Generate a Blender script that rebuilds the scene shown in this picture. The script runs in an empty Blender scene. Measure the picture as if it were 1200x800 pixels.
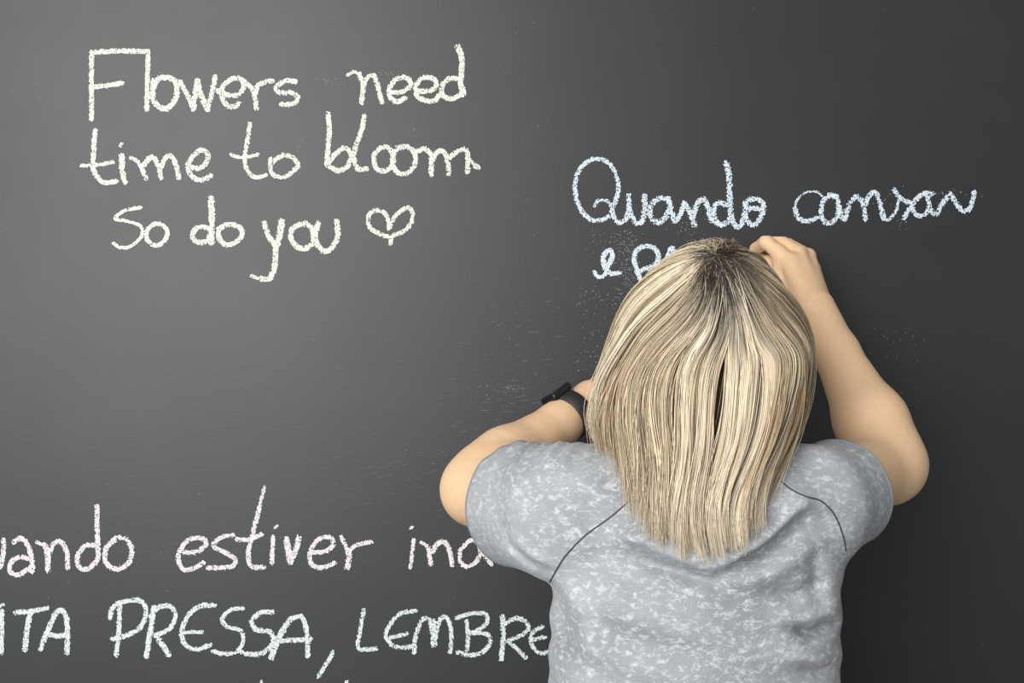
import bpy, bmesh, math, random
import numpy as np
from mathutils import Vector, Matrix
from mathutils.bvhtree import BVHTree
rng = np.random.default_rng(7); random.seed(7)
C = bpy.context.scene.collection
SC = bpy.context.scene

# ------------------------------------------------------------------ camera
F, CAMY, CAMZ = 1400.0, -1.78, 1.45          # focal length in pixels, camera at eye level
cam = bpy.data.cameras.new('camera'); co = bpy.data.objects.new('camera', cam); C.objects.link(co)
co.location = (0, CAMY, CAMZ); co.rotation_euler = (math.pi/2, 0, 0)
cam.sensor_width = 36; cam.lens = 36*F/1200; cam.clip_start = 0.05
SC.camera = co
def P(u, v, D):                              # point seen at pixel u,v of the photograph, D metres in front of the camera
    return np.array([(u-600)/F*D, CAMY+D, CAMZ+(400-v)/F*D])
def N(v): v = np.asarray(v, float); return v/np.linalg.norm(v)

# ------------------------------------------------------------------ world and lights
w = bpy.data.worlds.new('room_light'); SC.world = w; w.use_nodes = True
bg = w.node_tree.nodes['Background']; bg.inputs[0].default_value = (0.93, 0.96, 1.0, 1); bg.inputs[1].default_value = 0.38
def area(name, loc, target, sx, sy, power, col):
    l = bpy.data.lights.new(name, 'AREA'); l.shape = 'RECTANGLE'; l.size = sx; l.size_y = sy; l.energy = power; l.color = col
    o = bpy.data.objects.new(name, l); C.objects.link(o); o.location = loc
    o.rotation_euler = (Vector(target)-Vector(loc)).to_track_quat('-Z', 'Y').to_euler(); return o
area('window_daylight', (-1.38, -3.3, 1.80), (-0.3, 0, 1.45), 1.9, 1.8, 104, (0.97, 0.985, 1.0))
area('ceiling_lamp', (-0.95, -2.3, 2.75), (0.1, -0.45, 1.2), 1.6, 0.7, 26, (1.0, 0.96, 0.90))
SC.view_settings.view_transform = 'Standard'; SC.view_settings.look = 'None'; SC.view_settings.gamma = 1
SC.view_settings.use_curve_mapping = False; SC.view_settings.exposure = 0.35

# ------------------------------------------------------------------ materials
class NT:
    def __init__(s, name):
        s.m = bpy.data.materials.new(name); s.m.use_nodes = True; s.t = s.m.node_tree; s.b = s.t.nodes['Principled BSDF']
    def n(s, typ, ins=None, **kw):
        x = s.t.nodes.new(typ)
        for k, v in kw.items(): setattr(x, k, v)
        for k, v in (ins or {}).items():
            if isinstance(v, bpy.types.NodeSocket): s.t.links.new(v, x.inputs[k])
            else: x.inputs[k].default_value = v
        return x
    def l(s, a, b): s.t.links.new(a, b)
    def set(s, **kw):
        for k, v in kw.items():
            i = s.b.inputs[k.replace('_', ' ')]
            if isinstance(v, bpy.types.NodeSocket): s.l(v, i)
            else: i.default_value = v
        return s
    def ramp(s, fac, stops):
        r = s.n('ShaderNodeValToRGB', {0: fac}); e = r.color_ramp.elements
        while len(e) < len(stops): e.new(0.5)
        for q, (p, c) in zip(e, stops): q.position = p; q.color = (*c, 1)
        return r.outputs[0]
    def coord(s, sc=(1, 1, 1), rot=(0, 0, 0)):
        g = s.n('ShaderNodeTexCoord'); return s.n('ShaderNodeMapping', {'Vector': g.outputs['Object'], 'Scale': sc, 'Rotation': rot}).outputs[0]
    def noise(s, vec, scale, detail=4, rough=0.5, dist=0):
        return s.n('ShaderNodeTexNoise', {'Vector': vec, 'Scale': scale, 'Detail': detail, 'Roughness': rough, 'Distortion': dist}).outputs[0]
    def bump(s, h, dist, strength=1):
        b = s.n('ShaderNodeBump', {'Height': h, 'Distance': dist, 'Strength': strength}); s.l(b.outputs[0], s.b.inputs['Normal'])

def plain(name, col, rough=0.5, **kw):
    return NT(name).set(Base_Color=(*col, 1), Roughness=rough, **kw).m

x = NT('blackboard_paint')
v1 = x.coord((1, 1, 1)); v2 = x.coord((6, 1, 60))
col = x.ramp(x.noise(v1, 3.5, 5, 0.6), [(0.3, (0.0125, 0.0128, 0.0136)), (0.7, (0.0175, 0.0178, 0.0186))])
x.set(Base_Color=col, Specular_IOR_Level=0.43)
rr = x.n('ShaderNodeMapRange', {0: x.noise(v1, 5, 4, 0.6), 3: 0.44, 4: 0.49}); x.set(Roughness=rr.outputs[0])
mx = x.n('ShaderNodeMath', {0: x.noise(v2, 4, 3, 0.6), 1: x.noise(v1, 260, 2)}, operation='ADD')
x.bump(mx.outputs[0], 0.00018, 0.5)
M_board = x.m
def chalk(name, c):
    x = NT(name); v = x.coord()
    x.set(Base_Color=x.ramp(x.noise(v, 500, 2), [(0.3, tuple(k*0.82 for k in c)), (0.6, c)]), Roughness=0.95, Specular_IOR_Level=0.1); return x.m
M_cream = chalk('cream_chalk', (0.90, 0.89, 0.77)); M_blue = chalk('pale_blue_chalk', (0.76, 0.86, 0.94))
M_pink = chalk('pink_white_chalk', (0.90, 0.82, 0.82)); M_white = chalk('white_chalk', (0.80, 0.86, 0.84))
M_dust = plain('chalk_dust', (0.30, 0.31, 0.32), 0.95)

x = NT('skin'); v = x.coord()
n1 = x.noise(v, 14, 4, 0.6); n2 = x.noise(v, 120, 3, 0.6)
mm = x.n('ShaderNodeMath', {0: n1, 1: n2}, operation='ADD'); m2 = x.n('ShaderNodeMath', {0: mm.outputs[0], 1: 0.5}, operation='MULTIPLY')
x.set(Base_Color=x.ramp(m2.outputs[0], [(0.3, (0.64, 0.415, 0.245)), (0.7, (0.70, 0.475, 0.29))]), Roughness=0.5, Specular_IOR_Level=0.35,
      Subsurface_Weight=0.15, Subsurface_Radius=(0.5, 0.22, 0.12), Subsurface_Scale=0.012)
x.bump(n2, 0.0006, 0.5)
M_skin = x.m

x = NT('acid_wash_jersey'); v = x.coord(); vs = x.coord((1, 1, 1.7), (0, 0.5, 0))
a = x.noise(vs, 105, 6, 0.7, 0.35); b = x.noise(v, 9, 4, 0.6)
spots = x.ramp(a, [(0.505, (0, 0, 0)), (0.64, (1, 1, 1))])
base = x.ramp(b, [(0.32, (0.215, 0.222, 0.232)), (0.68, (0.34, 0.348, 0.36))])
mixn = x.n('ShaderNodeMix', data_type='RGBA'); f = x.n('ShaderNodeMath', {0: spots, 1: 0.62}, operation='MULTIPLY')
x.l(f.outputs[0], mixn.inputs[0]); x.l(base, mixn.inputs[6]); mixn.inputs[7].default_value = (0.58, 0.585, 0.595, 1)
x.set(Base_Color=mixn.outputs[2], Roughness=0.9, Specular_IOR_Level=0.15, Sheen_Weight=0.15)
kn = x.noise(v, 700, 2); bb = x.n('ShaderNodeMath', {0: kn, 1: x.noise(v, 42, 3)}, operation='ADD')
x.bump(bb.outputs[0], 0.0022, 0.55)
M_shirt = x.m
M_trim = plain('grey_blue_rib', (0.17, 0.185, 0.21), 0.9); M_seam = plain('dark_thread', (0.035, 0.045, 0.06), 0.9)

x = NT('hair_strands'); at = x.n('ShaderNodeAttribute', attribute_name='Col')
x.set(Base_Color=at.outputs['Color'], Roughness=0.34, Specular_IOR_Level=0.5); M_hair = x.m
M_denim = NT('denim'); v = M_denim.coord(); M_denim.set(Base_Color=M_denim.ramp(M_denim.noise(v, 30, 5), [(0.3, (0.03, 0.05, 0.09)), (0.7, (0.06, 0.09, 0.15))]), Roughness=0.9); M_denim = M_denim.m
M_shoe = plain('white_canvas', (0.7, 0.7, 0.68), 0.8)
M_rubber = plain('black_rubber', (0.016, 0.017, 0.019), 0.55); M_case = plain('black_aluminium', (0.02, 0.02, 0.022), 0.3, Metallic=0.6)
M_glass = plain('watch_glass', (0.01, 0.01, 0.012), 0.08)

# ------------------------------------------------------------------ mesh helpers
def mesh_obj(name, V, Fc, mat, parent=None, smooth=True):
    me = bpy.data.meshes.new(name); V = np.asarray(V, np.float32); 
    if isinstance(Fc, np.ndarray):
        k = Fc.shape[1]; me.vertices.add(len(V)); me.vertices.foreach_set('co', V.ravel())
        me.loops.add(Fc.size); me.loops.foreach_set('vertex_index', Fc.ravel().astype(np.int32))
        me.polygons.add(len(Fc)); me.polygons.foreach_set('loop_start', np.arange(0, Fc.size, k, dtype=np.int32))
        me.update(calc_edges=True); me.validate()
    else: me.from_pydata([tuple(map(float, p)) for p in V], [], Fc)
    me.polygons.foreach_set('use_smooth', [smooth]*len(me.polygons))
    if mat: me.materials.append(mat)
    o = bpy.data.objects.new(name, me); C.objects.link(o)
    if parent: o.parent = parent; o.matrix_parent_inverse = parent.matrix_world.inverted()
    return o
def bm_obj(name, bm, mat, parent=None, smooth=False):
    me = bpy.data.meshes.new(name); bm.to_mesh(me); bm.free()
    me.polygons.foreach_set('use_smooth', [smooth]*len(me.polygons)); me.materials.append(mat)
    o = bpy.data.objects.new(name, me); C.objects.link(o)
    if parent: o.parent = parent; o.matrix_parent_inverse = parent.matrix_world.inverted()
    return o
def box(bm, x0, x1, y0, y1, z0, z1):
    vs = [bm.verts.new((x, y, z)) for x in (x0, x1) for y in (y0, y1) for z in (z0, z1)]
    for f in ((0, 1, 3, 2), (4, 6, 7, 5), (0, 4, 5, 1), (2, 3, 7, 6), (0, 2, 6, 4), (1, 5, 7, 3)): bm.faces.new([vs[i] for i in f])
    bmesh.ops.recalc_face_normals(bm, faces=bm.faces[:])
def tube(pts, r, k=8, closed=False):
    pts = np.asarray(pts, float); n = len(pts); r = np.broadcast_to(r, n)
    T = np.gradient(pts, axis=0) if not closed else np.roll(pts, -1, 0)-np.roll(pts, 1, 0)
    V = []; ref = N(np.cross(T[0], (0.3, 0.5, 0.81)))
    for i in range(n):
        t = N(T[i]); ref = N(ref-t*np.dot(ref, t)); b = np.cross(t, ref)
        for j in range(k):
            a = 2*math.pi*j/k; V.append(pts[i]+r[i]*(ref*math.cos(a)+b*math.sin(a)))
    Fc = []
    for i in range(n if closed else n-1):
        i2 = (i+1) % n
        for j in range(k): j2 = (j+1) % k; Fc.append((i*k+j, i*k+j2, i2*k+j2, i2*k+j))
    if not closed: Fc += [tuple(range(k))[::-1], tuple((n-1)*k+j for j in range(k))]
    return V, Fc
def struct(o): o['kind'] = 'structure'; return o
def tag(o, label, cat=None, group=None):
    o['label'] = label
    if cat: o['category'] = cat
    if group: o['group'] = group
    return o
def catmull(pts, step=1.5):
    p = np.asarray(pts, float)
    if len(p) < 2: return p
    q = np.vstack([2*p[0]-p[1], p, 2*p[-1]-p[-2]]); out = []
    for i in range(len(p)-1):
        a, b, c, d = q[i:i+4]; n = max(2, int(np.linalg.norm(c-b)/step)); t = np.linspace(0, 1, n, endpoint=False)[:, None]
        out.append(0.5*((2*b)+(c-a)*t+(2*a-5*b+4*c-d)*t**2+(3*b-a-3*c+d)*t**3))
    return np.vstack(out+[p[-1:]])

# ------------------------------------------------------------------ implicit surfaces -> one continuous mesh
class Grid:
    def __init__(s, lo, hi, h):
        s.lo = np.array(lo, float); s.h = h; s.n = np.ceil((np.array(hi)-lo)/h).astype(int)+1
        s.ax = [(s.lo[i]+np.arange(s.n[i])*h).astype(np.float32) for i in range(3)]
        s.a = np.full(s.n, 0.06, np.float32)
    def win(s, lo, hi):
        i0 = np.clip(np.floor((lo-s.lo)/s.h).astype(int), 0, s.n); i1 = np.clip(np.ceil((hi-s.lo)/s.h).astype(int)+1, 0, s.n)
        sl = tuple(slice(a, b) for a, b in zip(i0, i1))
        X = s.ax[0][sl[0]][:, None, None]; Y = s.ax[1][sl[1]][None, :, None]; Z = s.ax[2][sl[2]][None, None, :]
        return sl, X, Y, Z
    def comb(s, sl, d, k, op):
        a = s.a[sl]
        if a.size == 0: return
        if op == 'sub': d = -d; h = np.clip(0.5+0.5*(d-a)/k, 0, 1); s.a[sl] = a+(d-a)*h+k*h*(1-h); return
        h = np.clip(0.5+0.5*(a-d)/k, 0, 1); s.a[sl] = a+(d-a)*h-k*h*(1-h)
    def cone(s, a, b, ra, rb, k=0.01, op='add'):
        a = np.asarray(a, float); b = np.asarray(b, float); m = max(ra, rb)+k+0.02
        sl, X, Y, Z = s.win(np.minimum(a, b)-m, np.maximum(a, b)+m); ba = b-a; L = float(ba@ba)+1e-12
        px, py, pz = X-a[0], Y-a[1], Z-a[2]
        t = np.clip((px*ba[0]+py*ba[1]+pz*ba[2])/L, 0, 1)
        d = np.sqrt((px-t*ba[0])**2+(py-t*ba[1])**2+(pz-t*ba[2])**2)-(ra+(rb-ra)*t)
        s.comb(sl, d.astype(np.float32), k, op)
    def chain(s, pts, rs, k=0.01):
        for i in range(len(pts)-1): s.cone(pts[i], pts[i+1], rs[i], rs[i+1], k)
    def ell(s, c, r, k=0.01, rot=None, op='add'):
        c = np.asarray(c, float); r = np.asarray(r, float); m = max(r)+k+0.02
        sl, X, Y, Z = s.win(c-m, c+m); px, py, pz = X-c[0], Y-c[1], Z-c[2]
        if rot is not None:
            R = np.array(rot).T
            px, py, pz = (R[i, 0]*px+R[i, 1]*py+R[i, 2]*pz for i in range(3))
        k0 = np.sqrt((px/r[0])**2+(py/r[1])**2+(pz/r[2])**2)+1e-6; k1 = np.sqrt((px/r[0]**2)**2+(py/r[1]**2)**2+(pz/r[2]**2)**2)+1e-6
        s.comb(sl, (k0*(k0-1)/k1).astype(np.float32), k, op)
    def profile(s, tab, k=0.01, grow=0.0, p=2.0):  # rows (z, cx, cy, a, b): elliptic sections
        tab = np.array(sorted(tab)); z0, z1 = tab[0, 0], tab[-1, 0]
        lo = np.array([(tab[:, 1]-tab[:, 3]).min(), (tab[:, 2]-tab[:, 4]).min(), z0])-0.05; hi = np.array([(tab[:, 1]+tab[:, 3]).max(), (tab[:, 2]+tab[:, 4]).max(), z1])+0.05
        sl, X, Y, Z = s.win(lo, hi); zf = Z.ravel()
        sm = lambda c: np.convolve(np.pad(np.interp(zf, tab[:, 0], tab[:, c]), 6, 'edge'), np.ones(13)/13, 'valid')[None, None, :]
        cx, cy, A, B = sm(1), sm(2), sm(3)+grow, sm(4)+grow
        px, py = (X-cx), (Y-cy); k0 = (np.abs(px/A)**p+np.abs(py/B)**p)**(1/p)+1e-6; k1 = np.sqrt((px/A**2)**2+(py/B**2)**2)+1e-6
        d = k0*(k0-1)/k1; d = np.maximum(d, np.maximum(Z-z1, z0-Z)); s.comb(sl, d.astype(np.float32), k, 'add')
    def mesh(s):
        a = s.a; a[0] = a[-1] = 0.01; a[:, 0] = a[:, -1] = 0.01; a[:, :, 0] = a[:, :, -1] = 0.01
        ins = a < 0; c = np.zeros(s.n-1, np.uint8)
        for i in (0, 1):
            for j in (0, 1):
                for k in (0, 1): c += ins[i:s.n[0]-1+i, j:s.n[1]-1+j, k:s.n[2]-1+k]
        act = np.argwhere((c > 0) & (c < 8)); idx = np.full(s.n-1, -1, np.int32); idx[tuple(act.T)] = np.arange(len(act))
        cr = [(i, j, k) for i in (0, 1) for j in (0, 1) for k in (0, 1)]
        val = {q: a[act[:, 0]+q[0], act[:, 1]+q[1], act[:, 2]+q[2]] for q in cr}
        acc = np.zeros((len(act), 3)); cnt = np.zeros(len(act))
        for q in cr:
            for d in range(3):
                if q[d] == 0:
                    q2 = list(q); q2[d] = 1; q2 = tuple(q2); v0, v1 = val[q], val[q2]; m = (v0 < 0) != (v1 < 0)
                    t = np.where(m, v0/(np.where(m, v0-v1, 1)), 0); pt = np.tile(np.array(q, float), (len(act), 1)); pt[:, d] += t
                    acc += pt*m[:, None]; cnt += m
        V = s.lo+(act+acc/cnt[:, None])*s.h; FC = []
        for d in range(3):
            u, v = (d+1) % 3, (d+2) % 3
            sl0 = [slice(1, -1)]*3; sl1 = [slice(1, -1)]*3; sl0[d] = slice(0, -1); sl1[d] = slice(1, None)
            A, B = ins[tuple(sl0)], ins[tuple(sl1)]; off = np.array([1, 1, 1]); off[d] = 0
            for flip in (False, True):
                e = np.argwhere((A & ~B) if not flip else (~A & B))+off
                q = []
                for du, dv in ((1, 1), (0, 1), (0, 0), (1, 0)):
                    t = e.copy(); t[:, u] -= du; t[:, v] -= dv; q.append(idx[tuple(t.T)])
                q = np.stack(q, 1); FC.append(q if not flip else q[:, ::-1])
        return V, np.vstack(FC).astype(np.int32)

# ------------------------------------------------------------------ setting
bm = bmesh.new(); box(bm, -3, 3, 0.02, 0.12, 0, 2.8); struct(bm_obj('wall_back', bm, plain('wall_paint', (0.5, 0.5, 0.48), 0.9)))
bm = bmesh.new(); box(bm, -3, 3, -5, 0.12, -0.05, 0)
x = NT('floor_vinyl'); x.set(Base_Color=x.ramp(x.noise(x.coord(), 6, 5), [(0.3, (0.24, 0.23, 0.21)), (0.7, (0.30, 0.29, 0.27))]), Roughness=0.5)
struct(bm_obj('floor', bm, x.m))
bm = bmesh.new(); box(bm, -2.6, 2.6, 0, 0.02, 0.12, 2.7)
board = bm_obj('chalkboard', bm, M_board)
tag(board, 'wall-wide matt black chalkboard covered in handwritten phrases, behind the woman', 'chalkboard')
bm = bmesh.new(); box(bm, -3, 3, 0.0, 0.02, 0, 0.12); struct(bm_obj('baseboard_back', bm, plain('skirting_paint', (0.6, 0.6, 0.58), 0.6)))

# ------------------------------------------------------------------ chalk writing
BD = -CAMY; PX = BD/F
def smooth_noise(shape, it=1):
    a = rng.random(shape)
    for _ in range(it):
        p = np.pad(a, 1, 'edge'); a = (p[1:-1, 1:-1]*2+p[:-2, 1:-1]+p[2:, 1:-1]+p[1:-1, :-2]+p[1:-1, 2:])/6
    a -= a.min(); return a/a.max()
def quads(uv, size, name, mat, parent, y=-0.0006):
    n = len(uv); an = rng.random((n, 1))*6.28; k = 4
    ang = an+np.arange(k)*math.pi/2+rng.normal(0, 0.25, (n, k)); rad = size.reshape(-1, 1)*0.72*rng.uniform(0.75, 1.25, (n, k))
    U = uv[:, :1]+np.cos(ang)*rad; W = uv[:, 1:]+np.sin(ang)*rad
    V = np.stack([(U-600)*PX, np.full_like(U, 0)+y-rng.random((n, 1))*0.0004, CAMZ+(400-W)*PX], -1).reshape(-1, 3)
    Fc = np.arange(n*k, dtype=np.int32).reshape(n, k)
    # small slanted skirt keeps each crumb of chalk attached to the board
    return mesh_obj(name, V, Fc, mat, parent, False)
def write(label, region, strokes, mat, width=5.6, hole=0.36, name='chalk_word', cell=0.68):
    ox, oy, sc = region; segs = []
    for s in strokes:
        wd = width
        if isinstance(s, tuple) and isinstance(s[0], (int, float)): wd = s[0]; s = s[1]
        p = catmull(np.array([(ox+a*sc, oy+b*sc) for a, b in s]))
        segs.append((p, wd/2))
    allp = np.vstack([p for p, _ in segs]); lo = allp.min(0)-6; hi = allp.max(0)+6
    gx = np.arange(lo[0], hi[0], cell); gy = np.arange(lo[1], hi[1], cell); X, Y = np.meshgrid(gx, gy)
    rel = np.full(X.shape, 9.0); grow = smooth_noise(X.shape, 2)*0.6+0.72
    for p, r in segs:
        if len(p) == 1: p = np.vstack([p, p+0.5])
        a, b = p[:-1], p[1:]
        for i in range(0, len(a), 8):
            s0 = max(0, int((min(a[i:i+8, 0].min(), b[i:i+8, 0].min())-r*2-lo[0])/cell)); s1 = int((max(a[i:i+8, 0].max(), b[i:i+8, 0].max())+r*2-lo[0])/cell)+2
            t0 = max(0, int((min(a[i:i+8, 1].min(), b[i:i+8, 1].min())-r*2-lo[1])/cell)); t1 = int((max(a[i:i+8, 1].max(), b[i:i+8, 1].max())+r*2-lo[1])/cell)+2
            Xs, Ys = X[t0:t1, s0:s1], Y[t0:t1, s0:s1]
            for A, B in zip(a[i:i+8], b[i:i+8]):
                ba = B-A; L = ba@ba+1e-9; t = np.clip(((Xs-A[0])*ba[0]+(Ys-A[1])*ba[1])/L, 0, 1)
                d = np.hypot(Xs-A[0]-t*ba[0], Ys-A[1]-t*ba[1])/r
                rel[t0:t1, s0:s1] = np.minimum(rel[t0:t1, s0:s1], d)
    g = smooth_noise(X.shape, 1)+rng.random(X.shape)*0.28; q = np.argsort(np.argsort(g.ravel())).reshape(g.shape)/g.size
    keep = (rel < grow*1.12) & (q > hole*(0.40+0.95*np.clip(rel, 0, 1.3)**3))
    uv = np.stack([X[keep], Y[keep]], 1)+rng.normal(0, 0.12, (keep.sum(), 2))
    o = quads(uv, np.full(len(uv), cell), name, mat, board); o['label'] = label; return o
A_ = (80, 40, .2337); B_ = (340, 40, .2337); C_ = (110, 210, 1/3); D_ = (650, 170, .21667); E_ = (900, 170, .21667); F_ = (0, 560, .3); G_ = (310, 560, .3)
write('cream chalk word Flowers, top left', A_, [
 [(118,92),(117,250),(118,425)], [(118,92),(250,85),(390,88)], [(120,265),(200,258),(270,245)], [(402,88),(398,200),(395,378)],
 (6,[(430,235),(425,265),(425,320),(450,360),(490,375),(530,340),(547,285),(535,235),(490,218),(450,228),(428,265)]),
 [(563,238),(600,310),(628,375)],(6,[(628,375),(637,300),(648,235)]),(6,[(648,240),(670,310),(697,378)]),[(697,378),(720,300),(737,215)],
 [(750,285),(800,305),(850,305),(880,265),(865,225),(820,225),(775,265),(770,310),(795,355),(830,365),(857,348)],
 [(885,238),(920,270),(938,320),(945,375)],[(938,300),(955,255),(1000,238),(1022,235)],
 [(1140,238),(1090,235),(1045,265),(1060,292),(1120,295),(1152,320),(1130,350),(1070,352)]], M_cream, 5.2, 0.33)
write('cream chalk word need, top middle', B_, [
 (3.5,[(290,205),(320,190),(345,200)]),[(345,200),(365,250),(360,345)],[(365,270),(385,220),(420,210),(440,260),(460,340)],
 [(500,290),(560,290),(605,255),(585,220),(535,225),(500,270),(500,310),(535,340),(575,322)],
 [(635,285),(700,285),(735,255),(715,222),(665,220),(630,260),(632,300),(665,330),(720,335),(745,310)],
 [(840,222),(795,225),(762,260),(765,305),(810,325),(850,305),(868,280)],(6,[(840,65),(858,110),(860,180),(855,250),(870,290),(860,305)])], M_cream, 5.2, 0.30)
write('cream chalk word time, second line', A_, [
 [(135,485),(128,600),(125,670),(150,720),(190,745),(240,738)],(4,[(68,660),(150,655),(225,642)]),(6,[(270,610),(272,680),(285,740)]),(3,[(262,562),(270,548)]),
 (4,[(315,620),(350,640),(372,680)]),[(372,680),(390,725)],[(378,660),(410,620),(435,625),(455,670),(465,720)],[(462,670),(490,620),(520,615),(545,670),(555,722)],
 [(605,665),(660,672),(695,640),(700,600),(665,582),(620,620),(600,665),(615,705),(650,730),(690,725),(715,710)]], M_cream, 5.2, 0.33)
write('cream chalk word to, second line', A_, [
 [(912,450),(900,530),(888,600),(890,660),(915,705),(950,718),(990,705)],(4,[(818,605),(860,618),(950,605)]),
 [(1015,625),(1015,680),(1045,715),(1095,712),(1135,680),(1155,655),(1120,615),(1070,610),(1030,640)]], M_cream, 4.8, 0.33)
write('cream chalk word bloom with its full stop', B_, [
 [(190,400),(198,480),(190,570),(185,655)],[(190,650),(230,600),(275,570),(305,605),(290,660),(240,685),(200,665)],
 [(372,410),(360,480),(330,560),(320,620),(340,675),(385,675)],
 [(480,565),(440,580),(420,620),(435,675),(480,685),(515,650),(515,600),(485,565)],
 [(540,570),(590,565),(625,600),(625,650),(590,695),(540,695),(515,650),(520,600),(540,570)],
 [(635,590),(675,575),(705,605),(708,660),(708,705)],[(710,640),(740,590),(775,595),(792,650),(795,700)],[(800,620),(830,595),(870,578),(890,600),(890,690)],
 (6,[(930,662),(942,668)]),(3,[(895,620),(920,650)])], M_cream, 5.4, 0.34)
write('cream chalk word So, third line', C_, [
 (3.6,[(165,100),(110,110),(75,138),(120,148),(165,165),(168,200),(130,235),(95,240),(70,225)]),
 [(210,158),(188,180),(190,215),(220,233),(250,215),(258,180),(235,158),(210,158)]], M_cream, 4.8, 0.2)
write('cream chalk word do, third line', C_, [
 [(405,172),(368,168),(347,195),(362,220),(395,218),(408,200)],(6.5,[(412,68),(415,130),(413,222)]),
 [(440,175),(470,160),(508,165),(522,190),(503,220),(465,230),(440,205),(440,175)]], M_cream, 5.4, 0.3)
write('cream chalk word you, third line', C_, [
 [(600,155),(615,200),(640,235)],(7,[(660,150),(655,190),(640,245)]),(6,[(640,245),(635,310),(618,348),(590,350)]),(4,[(590,350),(555,340)]),
 [(730,157),(697,175),(697,215),(725,243),(760,235),(773,195),(755,160),(730,157)],
 [(790,155),(778,200),(792,240),(820,253),(848,225),(858,190),(853,148)]], M_cream, 5.8, 0.32)
write('cream chalk heart outline after the word you', C_, [
 [(1045,205),(1000,190),(968,165),(968,125),(1000,108),(1030,130),(1040,175)],[(1040,170),(1060,130),(1100,100),(1120,115),(1115,155),(1085,185),(1050,200),(1043,225)]], M_cream, 4.6, 0.34, 'chalk_heart')
write('pale blue chalk word Quando above the woman\'s head', D_, [
 (3.6,[(215,330),(235,300),(280,300),(305,325)]),(5.2,[(305,325),(310,340),(300,380),(250,405),(190,400),(145,355),(118,290),(110,210),(130,140),(180,88),(240,75),(300,105),(335,170),(345,240),(330,300),(312,350),(325,400),(350,420),(385,400),(398,340),(400,270)]),
 [(400,290),(410,370),(440,420),(475,410),(487,340),(485,275)],[(610,290),(560,290),(520,330),(520,390),(560,418),(600,390),(620,330),(615,290)],
 [(620,310),(635,370),(650,410),(680,370),(705,315)],[(700,315),(730,360),(755,430)],[(750,380),(775,310),(808,295),(830,340),(840,390),(852,410)],
 [(930,325),(885,312),(860,350),(870,410),(910,432),(945,400)],(6.6,[(928,95),(940,150),(945,240),(950,330),(957,400),(985,438),(1010,425),(1027,370),(1032,310)]),
 (6,[(1032,310),(1070,290),(1110,300),(1130,330),(1115,390),(1080,430),(1045,415),(1030,375),(1060,340),(1105,345)])], M_blue, 6.2, 0.52)
write('pale blue chalk word cansar, upper right', E_, [
 (2.6,[(290,275),(260,252),(200,258),(155,300),(145,345)]),[(145,345),(165,395),(210,412),(265,395)],
 [(330,270),(295,310),(287,370),(310,418),(350,415),(378,370),(375,300),(345,270)],[(368,275),(385,330),(408,400),(430,350)],
 [(415,400),(440,320),(475,280),(505,300),(520,350),(525,400)],[(525,320),(550,270),(580,255),(600,300),(618,360),(625,385)],
 (4,[(610,370),(625,402),(650,402),(685,370),(703,320),(705,285)]),(5.5,[(680,240),(720,290),(770,315)]),[(735,395),(765,345),(800,295),(845,262),(888,265)],
 [(775,325),(800,375),(840,378),(870,340),(862,275)],[(865,290),(880,350),(912,372),(940,320),(985,262)],[(985,262),(1015,310),(1050,353),(1085,348),(1105,300),(1115,255)]], M_blue, 5.8, 0.54)
write('pale blue chalk letter e, left of the woman\'s head', D_, [
 (4,[(215,685),(235,712),(270,702),(292,650)]),[(292,650),(312,600),(300,570),(270,590),(263,630),(280,675),(310,697)],(4.4,[(300,695),(350,690)])], M_blue, 5.2, 0.22)
write('pale blue chalk word half written, running behind the woman\'s hair', D_, [
 [(470,750),(450,690),(430,620),(445,570),(490,547),(540,560),(562,600),(545,645),(490,670),(452,680)],[(610,610),(622,570),(640,560),(655,640),(690,660),(720,600)],
 [(740,640),(760,600),(790,600),(800,650)],[(860,610),(880,660),(910,600)]], M_blue, 5.2, 0.34)
write('pinkish chalk word ending uando, cut by the left edge', F_, [
 [(-110,240),(-90,320),(-50,330),(-30,240)],[(-35,240),(-25,320),(0,345),(14,300),(15,240)],[(55,250),(85,235),(113,270),(128,345),(122,365)],[(115,315),(75,308),(42,332),(42,368),(80,375),(120,345)],
 (4,[(145,250),(175,262)]),(6,[(178,262),(188,310),(188,360)]),[(190,300),(210,258),(240,250),(262,290),(265,350)],
 [(370,262),(332,265),(302,310),(315,352),(350,352),(380,320)],[(380,110),(380,200),(384,300),(372,335)],
 [(450,240),(415,275),(415,330),(455,355),(500,335),(516,285),(500,245),(465,232),(440,245)]], M_pink, 5.2, 0.34)
write('pinkish chalk word estiver, lower left', F_, [
 [(720,290),(770,287),(806,257),(790,235),(740,240),(705,280),(697,320),(720,357),(760,350),(795,330)],[(910,222),(860,235),(835,265),(880,290),(918,315),(910,343),(860,350),(810,350)],
 (4,[(1033,35),(1015,110)]),[(1015,110),(987,220),(970,290),(982,343),(1030,348)],[(925,238),(970,240),(1020,220)],[(1067,230),(1062,330)],(3,[(1083,185),(1073,195)]),
 (7,[(1118,240),(1135,325)]),(6,[(1137,322),(1153,290),(1168,232)]),
 [(1215,290),(1273,285),(1303,255),(1283,230),(1238,245),(1211,290),(1218,335),(1258,350),(1308,330)],
 (4.5,[(1333,228),(1358,280)]),(6,[(1360,280),(1363,310),(1358,350)]),(4.5,[(1360,290),(1393,262),(1452,248)])], M_pink, 5, 0.34)
write('pinkish chalk word beginning ino, running behind the shirt sleeve', G_, [
 (4,[(583,240),(577,290),(570,350)]),(3,[(570,196),(578,190)]),(3.5,[(612,250),(637,265)]),[(640,270),(650,335)],[(655,290),(675,257),(705,250),(725,290),(733,340)],
 (4.5,[(800,245),(767,280),(765,325),(790,345),(828,325),(843,280),(825,245),(800,245)]),[(838,245),(860,300),(885,335)],[(940,245),(950,330),(990,330)]], M_pink, 5, 0.30)
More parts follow.
